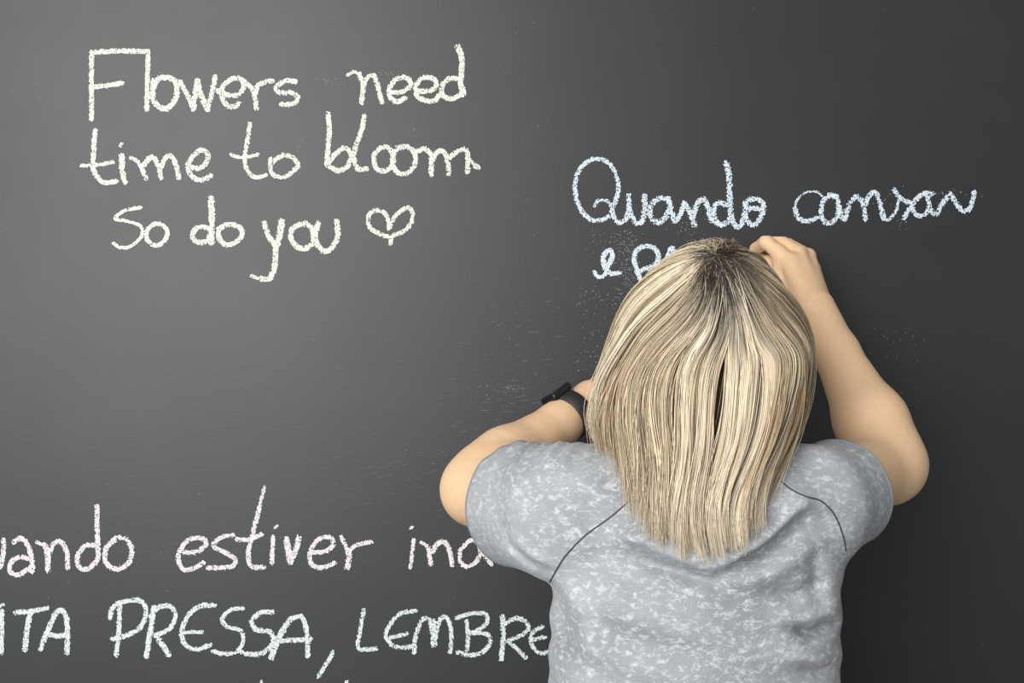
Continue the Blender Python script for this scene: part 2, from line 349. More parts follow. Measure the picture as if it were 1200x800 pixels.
write('white chalk capitals ITA, cut by the left edge', F_, [
 [(8,520),(6,600),(6,680)],(3,[(0,499),(14,493)]),[(-60,520),(-62,680)],(5,[(62,525),(120,520),(185,508)]),(6,[(118,530),(105,600),(98,668)]),
 [(160,665),(190,590),(225,520),(255,530),(265,600),(262,680)],[(190,610),(230,617),(255,610)]], M_white, 5.6, 0.34)
write('white chalk capitals PRESSA, bottom left', F_, [
 [(468,490),(465,600),(455,690)],[(430,545),(445,500),(500,478),(550,480),(572,520),(550,580),(500,612),(440,628)],
 (6,[(602,505),(588,600),(572,695)]),[(590,540),(620,505),(665,500),(685,540),(660,590),(610,612)],(6,[(610,612),(635,650),(660,690)]),
 [(840,497),(780,500),(730,545),(710,610),(730,655),(775,668),(820,650)],(4,[(715,602),(790,600)]),
 (4.4,[(950,508),(900,515),(868,550),(890,580),(940,595),(950,640),(920,680),(870,685),(830,675)]),
 [(1065,522),(1020,525),(985,555),(1000,590),(1055,600),(1067,640),(1030,680),(980,688),(935,675)],
 (6.5,[(1060,700),(1090,620),(1135,548)]),[(1135,548),(1180,543),(1200,610),(1203,695)],[(1100,635),(1160,632),(1212,628)]], M_white, 5.2, 0.36)
write('white chalk comma after PRESSA', G_, [(4.6,[(268,680),(240,730),(210,775)])], M_white, 4.6, 0.4, 'chalk_comma')
write('white chalk capitals LEMBRE, running behind the shirt', G_, [
 (4.6,[(388,515),(375,590),(365,660),(400,668),(438,665)]),[(590,518),(530,530),(485,580),(475,620),(505,655),(550,660),(580,655)],(4.4,[(490,622),(555,608)]),
 [(585,680),(590,620),(615,555),(645,555),(660,640)],(7,[(662,560),(662,650)]),[(665,640),(682,560),(710,542),(730,600),(725,680)],
 [(790,560),(795,620),(790,670)],[(750,545),(800,530),(860,528),(870,560),(840,590),(800,605)],[(800,605),(865,607),(882,640),(850,680),(800,690),(755,680)],
 (5.6,[(930,540),(932,620),(925,705)]),[(940,570),(980,547),(1020,560),(1030,590),(990,620),(940,637)],[(950,635),(985,665),(1020,700)],
 [(1085,580),(1050,600),(1040,640),(1070,680),(1110,680)],[(1045,632),(1095,620)]], M_white, 4.8, 0.42)
write('white chalk mark at the bottom edge, below the comma', G_, [[(322,795),(308,835)]], M_white, 4, 0.3)
write('thin white chalk mark at the bottom edge, left of the comma', G_, [[(-12,793),(-12,812)]], M_white, 2.6, 0.3)

# dust, smudges and fine scratches
uv = np.stack([rng.uniform(-150, 1350, 420), rng.uniform(-100, 900, 420)], 1); uv = uv[(uv[:, 0] < 700) | (rng.random(len(uv)) < 0.35)]
sz = rng.uniform(0.25, 0.75, len(uv))
def cloud(u0, v0, su, sv, n, a=0.0):
    t = rng.normal(0, 1, (n, 2)); return np.stack([u0+t[:, 0]*su-t[:, 1]*a, v0+t[:, 1]*sv], 1)
cl = np.vstack([cloud(733, 290, 9, 12, 120), cloud(738, 330, 10, 22, 90), cloud(806, 268, 9, 8, 50), cloud(700, 350, 16, 10, 60), cloud(697, 425, 10, 28, 80), cloud(706, 275, 12, 10, 20),
                cloud(590, 463, 20, 8, 40, 4), cloud(600, 455, 6, 1.4, 18), cloud(1040, 395, 22, 14, 26), cloud(1108, 225, 10, 3, 22), cloud(1118, 230, 16, 5, 12),
                cloud(1040, 232, 8, 6, 16), cloud(1058, 262, 5, 4, 18), cloud(388, 96, 10, 5, 26), cloud(450, 86, 12, 1.5, 20), cloud(352, 160, 2, 8, 10), cloud(487, 158, 2, 6, 8), cloud(30, 90, 20, 12, 10, -14)])
dust = quads(np.vstack([uv, cl]), np.concatenate([sz, rng.uniform(0.3, 0.85, len(cl))]), 'chalk_dust', M_dust, board, -0.0004); dust['kind'] = 'stuff'
V, Fc = [], []
def scratch(u, v, L, t=0.5, sl=0.0):
    i = len(V)
    for du, dv in ((-L/2, 0), (0, -t/2), (L/2, 0), (0, t/2)): V.append(((u+du-600)*PX, -0.0003, CAMZ+(400-(v+dv-du*sl))*PX))
    Fc.append((i, i+1, i+2, i+3))
for _ in range(150): scratch(rng.normal(615, 50), rng.normal(465, 55), rng.uniform(4, 18), rng.uniform(0.25, 0.6), rng.uniform(0.0, 0.3))
for _ in range(60): scratch(rng.normal(480, 60), rng.normal(545, 22), rng.uniform(4, 16), rng.uniform(0.25, 0.5), rng.uniform(0.05, 0.25))
for _ in range(60): scratch(rng.normal(735, 12), rng.uniform(270, 350), rng.uniform(4, 12), rng.uniform(0.3, 0.7), rng.uniform(-0.1, 0.1))
for _ in range(50): scratch(rng.uniform(0, 560), rng.uniform(330, 600), rng.uniform(3, 10), rng.uniform(0.2, 0.45), rng.uniform(0.0, 0.2))
s = mesh_obj('board_scratches', V, Fc, plain('scratched_paint', (0.13, 0.133, 0.14), 0.8), board, False); s['kind'] = 'stuff'

# ------------------------------------------------------------------ the woman: joints
SL, EL, WL = P(664, 598, 1.29), P(560, 573, 1.49), P(692, 467, 1.63)
SR, ER, WR = P(950, 592, 1.29), P(1039, 546, 1.47), P(957, 362, 1.62)
Hc = np.array([0.229, -0.405, 1.466])
def lerp(a, b, t): return a+(b-a)*t
RH = dict(index=[P(926,307,1.668), P(898,284,1.69), P(886,291,1.722), P(880,305,1.748)], middle=[P(936,297,1.682), P(908,279,1.712), P(894,285,1.742), P(882,299,1.757)],
          ring=[P(947,300,1.694), P(919,284,1.732), P(902,291,1.752), P(890,305,1.764)], little=[P(953,314,1.702), P(930,299,1.738), P(914,305,1.755), P(903,317,1.764)],
          thumb=[P(940,350,1.645), P(915,330,1.68), P(901,308,1.712), P(889,304,1.738)])
LH = dict(index=[P(757,436,1.712), P(764,410,1.73), P(768,390,1.748), P(771,374,1.766)], middle=[P(746,429,1.718), P(752,399,1.734), P(755,379,1.75), P(757,362,1.768)],
          ring=[P(735,427,1.722), P(742,399,1.738), P(745,382,1.752), P(748,368,1.768)], little=[P(725,432,1.724), P(731,410,1.742), P(735,397,1.754), P(738,386,1.77)],
          thumb=[P(722,475,1.665), P(745,470,1.70), P(764,456,1.73), P(778,442,1.762)])
TOR = [(0.86, .197, -.475, .150, .105), (0.95, .197, -.478, .150, .108), (1.02, .196, -.48, .153, .108), (1.08, .196, -.482, .152, .105), (1.17, .1975, -.485, .151, .106), (1.24, .199, -.486, .150, .106),
       (1.28, .200, -.484, .145, .103), (1.315, .202, -.482, .118, .088), (1.34, .204, -.478, .085, .068), (1.362, .206, -.472, .062, .055)]
h = 0.003
g = Grid((-0.14, -0.63, 0.0), (0.56, 0.002, 1.60), h)
g.profile([(z, cx, cy+.006, a-0.014, b-0.026) for z, cx, cy, a, b in TOR], 0.01)
g.cone((.206, -.465, 1.31), (.225, -.425, 1.41), .056, .052, .03)                     # neck
for S, E, W, wr in ((SL, EL, WL, .0265), (SR, ER, WR, .0265)):
    g.cone(S, E, .049, .039, .02)
    B = lerp(E, W, .28)+(np.array([-.004, -.004, .002]) if E is EL else np.array([.003, -.004, .001]))
    g.cone(E, B, .0405, .0420, .032)
    if E is ER: g.cone(E+np.array([.003, 0, .008]), lerp(E, B, .75)+np.array([.005, 0, 0]), .038, .0395, .02)
    if E is EL: g.cone(lerp(S, B, .72), lerp(E, B, .5), .034, .038, .03)
    g.cone(B, lerp(E, W, .7), .0420, .029, .016); g.cone(lerp(E, W, .7), W, .029, wr-.001, .012)
    g.cone((.2+(S[0]-.2)*.45, -.475, 1.30), S, .055, .052, .03)
for H, W in ((RH, WR), (LH, WL)):
    for i, fn in enumerate(('index', 'middle', 'ring', 'little')):
        q = H[fn]; s_ = (W-lerp(H['index'][0], H['little'][0], .5)); wi = W+(q[0]-lerp(H['index'][0], H['little'][0], .5))*.45
        g.cone(wi, q[0], .0155, .0118-.0005*i, .008)
        r0 = (.0098, .0100, .0096, .0084)[i]
        g.chain(q, [r0+.0008, r0, r0-.001, r0-.002], .0022)
        for kk in (0, 1): g.ell(q[kk], (r0+.0012,)*3, .003)
    t = H['thumb']; g.cone(W, t[0], .017, .017, .01); g.chain(t, [.0155, .0115, .0105, .0085], .005); g.cone(t[0], H['index'][0], .012, .009, .012); g.cone(t[1], lerp(H['index'][0], H['index'][1], .45), .0115, .009, .010)
# head and face (she looks at the board)
T = lambda dx, dy, dz: Hc+np.array([dx, dy*math.cos(.14)-dz*math.sin(.14), dy*math.sin(.14)+dz*math.cos(.14)])
g.ell(T(0, -.004, .008), (.067, .090, .078), .02); g.ell(T(0, .038, -.045), (.058, .058, .066), .02)
g.cone(T(-.030, .05, -.085), T(.030, .05, -.085), .024, .024, .02); g.ell(T(0, .076, -.10), (.022, .018, .018), .012)
g.cone(T(0, .088, .005), T(0, .112, -.028), .008, .012, .008); g.ell(T(-.011, .100, -.032), (.008, .009, .007), .004); g.ell(T(.011, .100, -.032), (.008, .009, .007), .004)
g.ell(T(-.030, .094, .003), (.017, .012, .012), .008, op='sub'); g.ell(T(.030, .094, .003), (.017, .012, .012), .008, op='sub')
g.cone(T(-.045, .074, .020), T(-.012, .089, .019), .008, .009, .008); g.cone(T(.045, .074, .020), T(.012, .089, .019), .008, .009, .008)
g.ell(T(-.040, .066, -.030), (.018, .018, .016), .012); g.ell(T(.040, .066, -.030), (.018, .018, .016), .012)
g.cone(T(-.018, .090, -.060), T(.018, .090, -.060), .006, .006, .004); g.cone(T(-.015, .089, -.070), T(.015, .089, -.070), .0065, .0065, .003)
for sx in (-1, 1):
    g.ell(T(sx*.071, -.004, -.012), (.007, .019, .031), .004); g.ell(T(sx*.077, .002, -.010), (.004, .010, .018), .003, op='sub')
# legs and feet
for sx in (-1, 1):
    X0 = .197+sx*.078
    g.cone((X0, -.475, .90), (X0, -.475, .50), .082, .052, .03); g.cone((X0, -.478, .50), (X0+sx*.004, -.50, .34), .050, .052, .02); g.cone((X0+sx*.004, -.50, .34), (X0+sx*.006, -.49, .09), .050, .034, .02)
    g.cone((X0+sx*.006, -.50, .055), (X0+sx*.02, -.345, .035), .036, .030, .02)
V, Fc = g.mesh(); woman = mesh_obj('person', V, Fc, M_skin)
tag(woman, 'blonde woman in grey acid-wash t-shirt seen from behind, arms raised, writing on the chalkboard', 'person')
for sx in (-1, 1):
    bm = bmesh.new(); bmesh.ops.create_uvsphere(bm, u_segments=20, v_segments=14, radius=.0118, matrix=Matrix.Translation(T(sx*.030, .0805, .003)))
    bm_obj('eye', bm, plain('eye_white', (.75, .74, .72), .2), woman, True)
    bm = bmesh.new(); bmesh.ops.create_uvsphere(bm, u_segments=16, v_segments=10, radius=.0055, matrix=Matrix.Translation(T(sx*.030, .0875, .003)))
    bm_obj('iris', bm, plain('iris_brown', (.08, .045, .02), .15), woman, True)
    v, f = tube(catmull([T(sx*.014, .0975, .021), T(sx*.030, .095, .027), T(sx*.048, .080, .022)], .004), .002, 6); mesh_obj('eyebrow', v, f, plain('brow_hair', (.12, .08, .05), .8), woman)
v, f = tube(catmull([T(-.020, .0925, -.064), T(-.008, .0985, -.063), T(0, .098, -.064), T(.008, .0985, -.063), T(.020, .0925, -.064)], .003), .0035, 8); mesh_obj('lips', v, f, plain('lip_skin', (.5, .2, .17), .45), woman)

# ------------------------------------------------------------------ t-shirt
g = Grid((-0.16, -0.66, 0.85), (0.56, -0.28, 1.42), .003)
g.profile([(z, cx, cy, a+.004, b+.004) for z, cx, cy, a, b in TOR], 0.01, p=2.35)
dL, dR = N(EL-SL), N(ER-SR)
CL, CR = SL+dL*.108, SR+dR*.082                        # sleeve opening centres
dz = np.array([0, 0, 1.0])
g.cone((.12, -.48, 1.285), SL+dz*.004, .056, .068, .025); g.cone(SL-dz*.004, SL+dL*.15-dz*.006, .073, .071, .016)
g.cone((.28, -.48, 1.285), SR+dz*.004, .056, .058, .025); g.cone(SR-dz*.003, SR+dR*.135-dz*.003, .062, .059, .016)
# folds of the cloth: (pixel line, width, height in metres; negative = groove)
X, Y, Z = g.ax[0][:, None, None], g.ax[1][None, :, None], g.ax[2][None, None, :]
bw = np.clip((-.47-Y)/.05, 0, 1)
disp = np.zeros((g.n[0], 1, g.n[2]), np.float32); X2, Z2 = X[:, :, 0][:, 0][:, None, None], Z
def fold(pts, wid, amp, D=1.19):
    global disp
    p = [P(u, v, D) for u, v in pts]; best = np.full((g.n[0], 1, g.n[2]), 9.0, np.float32); tt = np.zeros_like(best)
    n = len(p)-1
    for i, (a, b) in enumerate(zip(p[:-1], p[1:])):
        bx, bz = b[0]-a[0], b[2]-a[2]; t = np.clip(((X2-a[0])*bx+(Z2-a[2])*bz)/(bx*bx+bz*bz), 0, 1)
        d = np.hypot(X2-a[0]-t*bx, Z2-a[2]-t*bz); m = d < best; best = np.where(m, d, best); tt = np.where(m, (i+t)/n, tt)
    disp = disp+amp*np.exp(-(best/wid)**2)*np.sin(np.clip(tt, .04, .96)*math.pi)**.5
for f_ in [([(690,640),(760,625),(830,650),(880,668)], .010, .007), ([(740,655),(800,672),(860,690)], .008, -.010), ([(845,672),(890,650),(945,612)], .0075, -.014), ([(830,690),(900,672),(965,640)], .012, .006),
           ([(880,600),(935,585),(990,600)], .012, .005), ([(900,625),(940,612),(990,622)], .010, -.004), ([(850,655),(900,630),(948,592)], .008, .009), ([(735,628),(790,650),(830,668)], .007, .007), ([(600,640),(620,660),(650,672)], .006, .005), ([(585,620),(600,655),(640,680)], .006, -.005),
           ([(640,690),(660,720),(668,770)], .009, -.006), ([(655,690),(685,730),(700,790)], .012, .004), ([(930,735),(955,750),(990,745)], .007, -.011), ([(910,718),(945,728),(990,722)], .008, .005),
           ([(925,765),(955,775),(985,790)], .009, .006), ([(935,785),(960,792),(985,800)], .007, -.006), ([(700,700),(800,735),(900,745)], .022, .003), ([(690,770),(790,790),(900,780)], .02, .003),
           ([(650,560),(700,575),(740,600)], .012, .004), ([(620,575),(680,600),(720,640)], .012, -.003), ([(900,690),(930,700),(975,690)], .007, -.005), ([(700,730),(760,752),(830,765)], .011, -.003),
           ([(960,640),(965,700),(975,730)], .010, -.004)]: fold(*f_)
g.a -= 1.5*disp*bw
# gathered top of the left sleeve and soft pulls round the cuffs
g.a -= (.0017*np.sin((X-.35*Y)*330+Z*40)*np.clip((Z-1.300)/.03, 0, 1)*np.clip((.10-X)/.05, 0, 1)).astype(np.float32)
g.a -= (.0011*np.sin((X*55+Z*150)+2.5*np.sin(X*22))*np.clip((1.235-Z)/.04, 0, 1)*np.clip((Z-.9)/.02, 0, 1)*np.clip(np.abs(X-.197)*9-.35, 0, 1)).astype(np.float32)
g.a -= (.0008*np.sin(X*38+Z*71+3*np.sin(Z*33))*np.clip((Z-.9)/.02, 0, 1)).astype(np.float32)
V, Fc = g.mesh()
bm = bmesh.new(); tm = bpy.data.meshes.new('t'); tm.from_pydata(V.tolist(), [], Fc.tolist()); bm.from_mesh(tm); bpy.data.meshes.remove(tm)
bmesh.ops.recalc_face_normals(bm, faces=bm.faces[:])
def cut(co_, no, centre, rad):
    c = Vector(centre); fs = [f for f in bm.faces if (f.calc_center_median()-c).length < rad and (f.calc_center_median()-Vector(co_)).dot(Vector(no)) > -.012]
    es = {e for f in fs for e in f.edges}; vs = {v for f in fs for v in f.verts}
    bmesh.ops.bisect_plane(bm, geom=list(vs)+list(es)+fs, plane_co=Vector(co_), plane_no=Vector(no), clear_outer=True)
cut(CL, dL, CL+dL*.05, .115); cut(CR, dR, CR+dR*.05, .14)
NC, NRX, NRY = (.206, -.468), .079, .068
bmesh.ops.delete(bm, geom=[v for v in bm.verts if v.co.z > 1.26 and ((v.co.x-NC[0])/NRX)**2+((v.co.y-NC[1])/NRY)**2 < 1], context='VERTS')
cut((.197, -.48, .875), (0, 0, -1), (.197, -.48, .86), .3)
bmesh.ops.remove_doubles(bm, verts=bm.verts[:], dist=.0004)
bvh = BVHTree.FromBMesh(bm)
shirt = bm_obj('tshirt', bm, M_shirt, woman, True); shirt['label'] = 'grey mottled acid-wash raglan t-shirt'
so = shirt.modifiers.new('thickness', 'SOLIDIFY'); so.thickness = .0018; so.offset = -1
def ring(c, d, name, r=.0022, mat=M_trim, shift=-.003, lab=None):
    a = N(np.cross(d, (0, 0, 1))); b = np.cross(d, a); pts = []
    for k in range(96):
        t = 2*math.pi*k/96; dr = a*math.cos(t)+b*math.sin(t); o_ = Vector(c+d*shift); best = None
        hit = bvh.ray_cast(o_, Vector(dr), .16)
        if hit[0]: pts.append(np.array(hit[0]))
    pts = np.array(pts); pts = (np.roll(pts, 1, 0)+pts*2+np.roll(pts, -1, 0))/4
    v, f = tube(pts, r, 6, True); o = mesh_obj(name, v, f, mat, shirt)
    if lab: o['label'] = lab
    return pts
ring(CL, dL, 'sleeve_trim', .0017, M_trim); ring(CR, dR, 'sleeve_trim', .0017, M_trim)
cp_ = []
for k in range(80):
    t = 2*math.pi*k/80; hit = bvh.ray_cast(Vector((NC[0]+(NRX+.004)*math.cos(t), NC[1]+(NRY+.004)*math.sin(t), 1.45)), Vector((0, 0, -1)), .4)
    if hit[0] and hit[0].z > 1.22: cp_.append(np.array(hit[0]))
cp_ = np.array(cp_)
for _ in range(3): cp_ = (np.roll(cp_, 1, 0)+cp_*2+np.roll(cp_, -1, 0))/4
v, f = tube(cp_, .0045, 8, True); mesh_obj('collar', v, f, M_trim, shirt)
def seam(px):
    pts = []
    for u, v in catmull(px, 3):
        hit = bvh.ray_cast(Vector((0, CAMY, CAMZ)), Vector(N(P(u, v, 1)-np.array([0, CAMY, CAMZ]))), 3)
        if hit[0]: pts.append(np.array(hit[0])+np.array(hit[1])*.0001)
    v, f = tube(np.array(pts), .0009, 5); mesh_obj('seam', v, f, M_seam, shirt)
seam([(742,583),(715,606),(685,628),(662,652),(648,675),(640,690)]); seam([(912,560),(925,572),(945,582),(962,587),(978,603),(988,628),(991,645)])

# ------------------------------------------------------------------ trousers and shoes
g = Grid((-.02, -.63, .06), (.42, -.33, .97), .006)
g.profile([(.84, .197, -.475, .160, .110), (.96, .197, -.478, .146, .100)], .01)
for sx in (-1, 1):
    X0 = .197+sx*.078
    g.cone((X0, -.475, .90), (X0, -.475, .50), .092, .066, .03); g.cone((X0, -.475, .50), (X0+sx*.005, -.495, .11), .066, .056, .02)
V, Fc = g.mesh(); mesh_obj('trousers', V, Fc, M_denim, woman)
for sx in (-1, 1):
    X0 = .197+sx*.084; g = Grid((X0-.08, -.60, -.01), (X0+.08, -.26, .13), .004)
    g.cone((X0, -.515, .046), (X0+sx*.014, -.335, .040), .046, .042, .02); g.cone((X0, -.50, .05), (X0, -.495, .09), .044, .042, .02)
    sl, X, Y, Z = g.win(g.lo, g.lo+.5); g.a = np.maximum(g.a, .002-Z).astype(np.float32)
    V, Fc = g.mesh(); mesh_obj('shoe', V, Fc, M_shoe, woman)

# ------------------------------------------------------------------ hair
zc, hz, Lq = 1.405, .165, .232
def vz(v, D): return CAMZ+(400-v)/F*D
def X_(u, D): return (u-600)/F*D
TAB = np.array([  # height, centre x, half width, centre y, half depth of the hair volume
 (1.20, X_(845,1.19), .070, -.585, .038), (vz(650,1.19), X_(842,1.19), .074, -.583, .040), (vz(600,1.19), X_(822,1.19), .086, -.575, .050), (vz(575,1.20), X_(818,1.21), .092, -.558, .062),
 (vz(550,1.22), X_(816,1.25), .099, -.53, .080), (vz(520,1.26), X_(816,1.30), .110, -.490, .105), (vz(495,1.30), X_(817,1.33), .120, -.455, .118), (vz(450,1.33), X_(823,1.35), .1215, -.428, .127),
 (1.45, X_(831,1.37), .1165, -.41, .136), (1.487, X_(831,1.37), .112, -.41, .138), (1.525, X_(832,1.37), .101, -.41, .138), (1.60, X_(834,1.37), .088, -.41, .134)])
zz = np.linspace(1.16, 1.62, 231); TS = [np.convolve(np.pad(np.interp(zz, TAB[:, 0], TAB[:, k]), 9, 'edge'), np.hanning(21)[1:-1]/np.hanning(21).sum(), 'valid') for k in range(1, 5)]
def shell(psi, s, off):
    """point on the hair volume: psi azimuth (0 = towards the back of the head), s = arc length from the crown, off = depth"""
    th = np.clip(s/Lq, 0, 1)*math.pi/2
    z = np.where(s < Lq, zc+(hz+off)*np.cos(th), zc-(s-Lq)); prof = np.where(s < Lq, np.sin(th), 1.0)
    cx, rx, cy, ry = (np.interp(z, zz, q) for q in TS)
    top = np.clip((z-zc)/hz, 0, 1)
    x = cx+(rx+off)*prof*np.sin(psi)+.010*top**2; y = cy-(ry+off)*prof*np.cos(psi)
    q = np.clip((z-1.40)/.16, 0, 1); tau = math.radians(38)*q*q*(3-2*q); dy, dzz = y+.41, z-1.45
    return x, -.41+dy*np.cos(tau)-dzz*np.sin(tau), 1.45+dy*np.sin(tau)+dzz*np.cos(tau)
PE = np.radians([-180, -150, -132, -110, -92, -80, -72, -65, -58, -45, -30, -15, 0, 15, 30, 45, 60, 75, 90, 110, 132, 150, 180])
ZE = np.array([1.520, 1.50, 1.37, 1.345, vz(535,1.30), vz(530,1.27), vz(512,1.26), vz(560,1.20), vz(598,1.19), vz(622,1.18), vz(636,1.18), vz(645,1.18), vz(650,1.18), vz(648,1.18), vz(640,1.18), vz(626,1.19), vz(600,1.2), vz(560,1.24), vz(515,1.32), 1.345, 1.37, 1.50, 1.520])
ns, K = 14000, 27
front = rng.random(ns) < .16
psi = np.where(front, rng.uniform(math.radians(118), math.radians(242), ns), rng.uniform(-math.radians(124), math.radians(124), ns)); psi = (psi+math.pi) % (2*math.pi)-math.pi
ncl = 330; cp = rng.uniform(-math.pi, math.pi, ncl); cp.sort(); cs = rng.random(ncl)
ci = np.clip(np.searchsorted(cp, psi+rng.normal(0, .03, ns)), 0, ncl-1); cpsi = cp[ci]; far = np.abs(cpsi-psi) > .3; cpsi = np.where(far, psi, cpsi)
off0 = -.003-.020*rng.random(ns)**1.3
s0 = .195*(rng.random(ns)**.75)*.62; s0 = np.where(rng.random(ns) < .45, rng.uniform(0, .03, ns), s0)
nb = 46; bp = np.sort(rng.uniform(-math.pi, math.pi, nb)); bi = np.clip(np.searchsorted(bp, cpsi+rng.normal(0, .02, ns)), 0, nb-1); bpsi = np.where(np.abs(bp[bi]-cpsi) > .35, cpsi, bp[bi]); bph = rng.random(nb)*6.28; bcol = rng.random(nb)
fin = psi+.70*(cpsi-psi)+.27*(bpsi-cpsi)
zend = np.interp(fin, PE, ZE); L = Lq+(zc-zend); L = L-np.abs(rng.normal(0, .011, ns))-np.where(rng.random(ns) < .12, rng.uniform(0, .06, ns), 0)-.022*(off0 < -.013)
L = L+(cs[ci]-.5)*.022
L = np.maximum(L, s0+.03)
t = np.linspace(0, 1, K)[None, :]; s = s0[:, None]+(L-s0)[:, None]*t; sf = s/.40
u = np.clip((s-.05)/.33, 0, 1)
clw = (.25+.62*u)*np.clip(u*6, 0, 1)
ps = psi[:, None]+(cpsi-psi)[:, None]*clw*.8+(bpsi-cpsi)[:, None]*u*np.clip(1.5-u, 0, 1)*.55
ps = ps+.030*np.sin(s*17+bph[bi][:, None])*u
ph = rng.random(ncl)*6.28; amp = rng.uniform(.3, 1.0, ncl)
ps = ps+(.030*amp[ci])[:, None]*np.sin(s*24+ph[ci][:, None])*u+(rng.normal(0, .012, ns))[:, None]*np.sin(s*30+rng.random((ns, 1))*6)*u
ps = ps-.10*np.clip(1-s/.10, 0, 1)*rng.normal(0, 1, (ns, 1))*.5
cb = rng.normal(0, 1, ncl)
lift = .012*np.clip(1-s0/.05, .25, 1)[:, None]
off = off0[:, None]*np.clip((s-s0[:, None])/.05+.2, 0, 1)+(cb[ci]*.0030)[:, None]*np.clip(s/.12, 0, 1)+.0035*np.sin(s*33+ph[ci][:, None]*2.1)*u
off = off-np.clip(1-(s-s0[:, None])/.02, 0, 1)*.010*(s0[:, None] > .035)
off = off-.010*np.clip((s-(L[:, None]-.05))/.05, 0, 1)**2*(rng.random((ns, 1)) < .7)
off = off-.006*np.exp(-(s/.022)**2)
off = off+(np.sin(bph*3)[bi]*.004)[:, None]*u
x, y, z = shell(ps, s, off)
x = x-.012*np.exp(-(s/.07)**2)+.0065*np.sin(s*27+2.4*ps+.6)*u
jt = np.exp(-(s/.055)**2); x = x+rng.normal(0, .0055, (ns, 1))*jt; y = y+rng.normal(0, .003, (ns, 1))*jt; z = z+rng.normal(0, .002, (ns, 1))*jt
# ends: left locks flick outwards to the left, right and middle locks sweep left
e = np.clip((s-(L[:, None]-.085))/.085, 0, 1)**2
flick = np.interp(psi, np.radians([-180, -95, -62, -40, -10, 20, 60, 90, 180]), [0, .002, -.026, -.026, -.004, -.010, -.018, -.012, 0])
x = x+flick[:, None]*e*(.85+.3*rng.random((ns, 1)))*(.15+bcol[bi][:, None]*.7+cs[ci][:, None]*.5)
# fly-aways
fa = rng.random(ns) < .035; x = x+np.where(fa, rng.normal(0, .008, ns), 0)[:, None]*u**1.5; y = y-np.where(fa, np.abs(rng.normal(0, .006, ns)), 0)[:, None]*u
Pt = np.stack([x, y, z], -1)
# keep locks outside the shirt
Pf = Pt.reshape(-1, 3)
for i in np.nonzero((Pf[:, 2] < 1.345) & (Pf[:, 1] < -.44))[0]:
    near = bvh.find_nearest(Vector(Pf[i]), .03)
    if near[0]:
        dv = Vector(Pf[i])-near[0]; dd = dv.dot(near[1])
        if dd < .0015: Pf[i] += np.array(near[1])*(.0015-dd+rng.random()*.002)
Pt = Pf.reshape(ns, K, 3)
for _ in range(3): Pt[:, 1:-1] = Pt[:, 1:-1]*.5+(Pt[:, :-2]+Pt[:, 2:])*.25
Tn = np.gradient(Pt, axis=1); Tn /= np.linalg.norm(Tn, axis=2, keepdims=True)+1e-9
ref = np.stack([np.sin(ps), -np.cos(ps), np.full_like(ps, .2)], -1); b1 = np.cross(Tn, ref); b1 /= np.linalg.norm(b1, axis=2, keepdims=True)+1e-9; b2 = np.cross(b1, Tn)
rad = (rng.uniform(.0003, .00062, ns)[:, None]*np.clip((1.04-t)*4, .12, 1)*np.clip(.45+t*6, 0, 1))[..., None]
KK = 3; ring_ = np.stack([Pt+rad*(b1*math.cos(a)*1.25+b2*math.sin(a)*.8) for a in (math.pi/2, math.pi/2+2.094, math.pi/2+4.189)], 2)
Vh = ring_.reshape(-1, 3); base = (np.arange(ns)[:, None]*K*KK+np.arange(K-1)[None, :]*KK)[..., None]
Fh = np.concatenate([np.stack([base+j, base+(j+1) % 3, base+KK+(j+1) % 3, base+KK+j], -1).reshape(-1, 4) for j in range(3)]).astype(np.int32)
dark = np.array([.026, .019, .015]); ash = np.array([.18, .128, .08]); blonde = np.array([.56, .45, .30]); pale = np.array([.86, .77, .60]); gold = np.array([.36, .23, .11])
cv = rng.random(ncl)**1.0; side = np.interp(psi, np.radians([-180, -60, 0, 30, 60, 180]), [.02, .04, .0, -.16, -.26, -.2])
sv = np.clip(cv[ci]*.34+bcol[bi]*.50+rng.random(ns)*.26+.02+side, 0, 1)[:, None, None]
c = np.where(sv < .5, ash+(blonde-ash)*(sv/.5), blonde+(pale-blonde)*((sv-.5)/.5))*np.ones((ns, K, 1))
gl = (rng.random(ncl) < .16)[ci][:, None, None]*np.clip((s-.15)/.1, 0, 1)[..., None]; c = c+(gold-c)*gl*.6
c = c*(1+.10*np.sin(s*30+ph[ci][:, None]*3)[..., None])
c = c+(pale-c)*(np.clip((s-.27)/.14, 0, 1)*.38)[..., None]
rl = np.interp(psi, np.radians([-180, -60, -25, 10, 40, 70, 180]), [.03, .060, .125, .125, .11, .06, .03])*(.55+.9*cs[ci])
r_ = np.clip(1.55-s/rl[:, None]*1.1, 0, 1)[..., None]*.97; r_ = np.where((rng.random(ns) < .13)[:, None, None], r_*.5, r_); c = c+(dark-c)*r_
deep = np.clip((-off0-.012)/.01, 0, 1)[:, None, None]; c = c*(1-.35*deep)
Ch = np.repeat(np.concatenate([np.clip(c, 0, 1), np.ones((ns, K, 1))], -1), 3, axis=1).reshape(-1, 4)
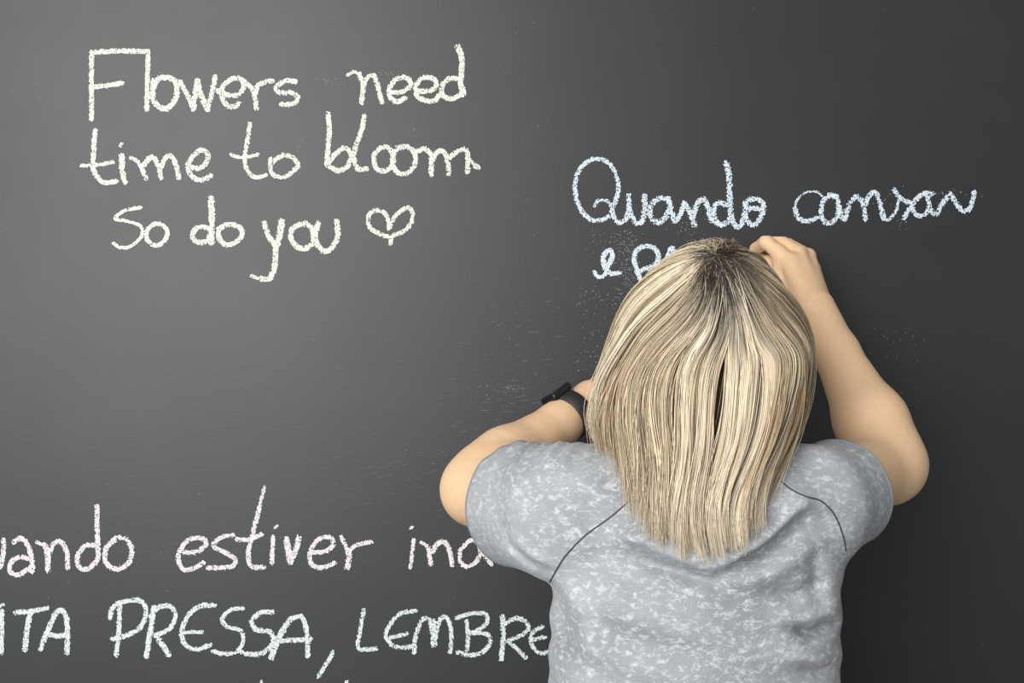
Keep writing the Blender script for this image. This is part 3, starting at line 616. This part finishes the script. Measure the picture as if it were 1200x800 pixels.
# solid under-layer (the mass of hair close to the scalp)
nu, nv = 64, 30; Pu = np.linspace(-math.pi, math.pi, nu, endpoint=False)
Vu, Cu = [], []
for j in range(nv):
    se = np.minimum(Lq+(zc-np.interp(Pu, PE, ZE))-.06, .255+.03*np.cos(Pu))
    ss = se*j/(nv-1)+1e-4; a_, b_, c_ = shell(Pu, ss, -.012-.0145*np.clip((ss-.13)/.07, 0, 1)); Vu.append(np.stack([a_, b_, c_], -1)); Cu += [(.05, .037, .027, 1)]*nu if j < 8 else [(.11, .08, .052, 1)]*nu
Vu = np.concatenate(Vu); n0 = len(Vh)
Fu = np.array([[n0+j*nu+i, n0+j*nu+(i+1) % nu, n0+(j+1)*nu+(i+1) % nu, n0+(j+1)*nu+i] for j in range(nv-1) for i in range(nu)], np.int32)
hair = mesh_obj('hair', np.vstack([Vh, Vu]), np.vstack([Fh, Fu]), M_hair, woman, True)
hair['label'] = 'shoulder-length streaked blonde hair with dark roots at the crown'
ca = hair.data.color_attributes.new('Col', 'FLOAT_COLOR', 'POINT'); ca.data.foreach_set('color', np.vstack([Ch, np.array(Cu)]).astype(np.float32).ravel())

# ------------------------------------------------------------------ wristwatch on the left wrist
wc = lerp(EL, WL, .81); ax = N(WL-EL); nn = np.array([-.62, -.10, .72]); nn = N(nn-ax*(nn@ax)); bb_ = np.cross(ax, nn)
watch = bpy.data.objects.new('wristwatch', None); C.objects.link(watch); watch.location = wc; bpy.context.view_layer.update()
tag(watch, 'black smartwatch with a black rubber band on the woman\'s left wrist', 'watch')
def loft(sec, n=72, r=.0302):
    V, Fc = [], []; k = len(sec)
    for i in range(n):
        a = 2*math.pi*i/n; dr = nn*math.cos(a)+bb_*math.sin(a)
        V += [wc+ax*q[0]+dr*(r+q[1]) for q in sec]
    for i in range(n):
        for j in range(k): Fc.append((i*k+j, i*k+(j+1) % k, ((i+1) % n)*k+(j+1) % k, ((i+1) % n)*k+j))
    return V, Fc
v, f = loft([(-.0115, 0), (-.0120, .0012), (-.0110, .0026), (.0110, .0026), (.0120, .0012), (.0115, 0)]); st = mesh_obj('strap', v, f, M_rubber, watch)
def rbox(c, ex, ey, ez, hx, hy, hz_, r, mat, name, par):
    bm = bmesh.new(); bmesh.ops.create_cube(bm, size=1)
    for q in bm.verts: q.co = Vector((q.co.x*2*hx, q.co.y*2*hy, q.co.z*2*hz_))
    bmesh.ops.bevel(bm, geom=bm.edges[:]+bm.verts[:], offset=r, segments=4, profile=.5, affect='EDGES')
    m = Matrix.Identity(4)
    for i, q in enumerate((ex, ey, ez)):
        for j in range(3): m[j][i] = q[j]
    m.translation = Vector(c); bmesh.ops.transform(bm, matrix=m, verts=bm.verts[:]); return bm_obj(name, bm, mat, par, True)
cs_ = wc+nn*.0330
case = rbox(cs_, ax, bb_, nn, .0185, .0165, .0060, .0045, M_case, 'case', watch)
rbox(cs_+nn*.0054, ax, bb_, nn, .0165, .0146, .0012, .0011, M_glass, 'screen', watch)['label'] = 'glossy black screen'
v, f = tube([cs_-bb_*.0155, cs_-bb_*.0185], .0032, 14); mesh_obj('crown_button', v, f, plain('brushed_steel', (.4, .38, .36), .3, Metallic=1.0), watch)

# ------------------------------------------------------------------ piece of chalk in her right hand
a0, a1 = P(874, 303, 1.776), P(893, 318, 1.70); v, f = tube([lerp(a0, a1, q) for q in (0, .03, .5, .97, 1)], [.0035, .0048, .0048, .0048, .004], 14)
tag(mesh_obj('chalk_stick', v, f, M_blue), 'pale blue stick of chalk held in the woman\'s right hand behind her hair', 'chalk')
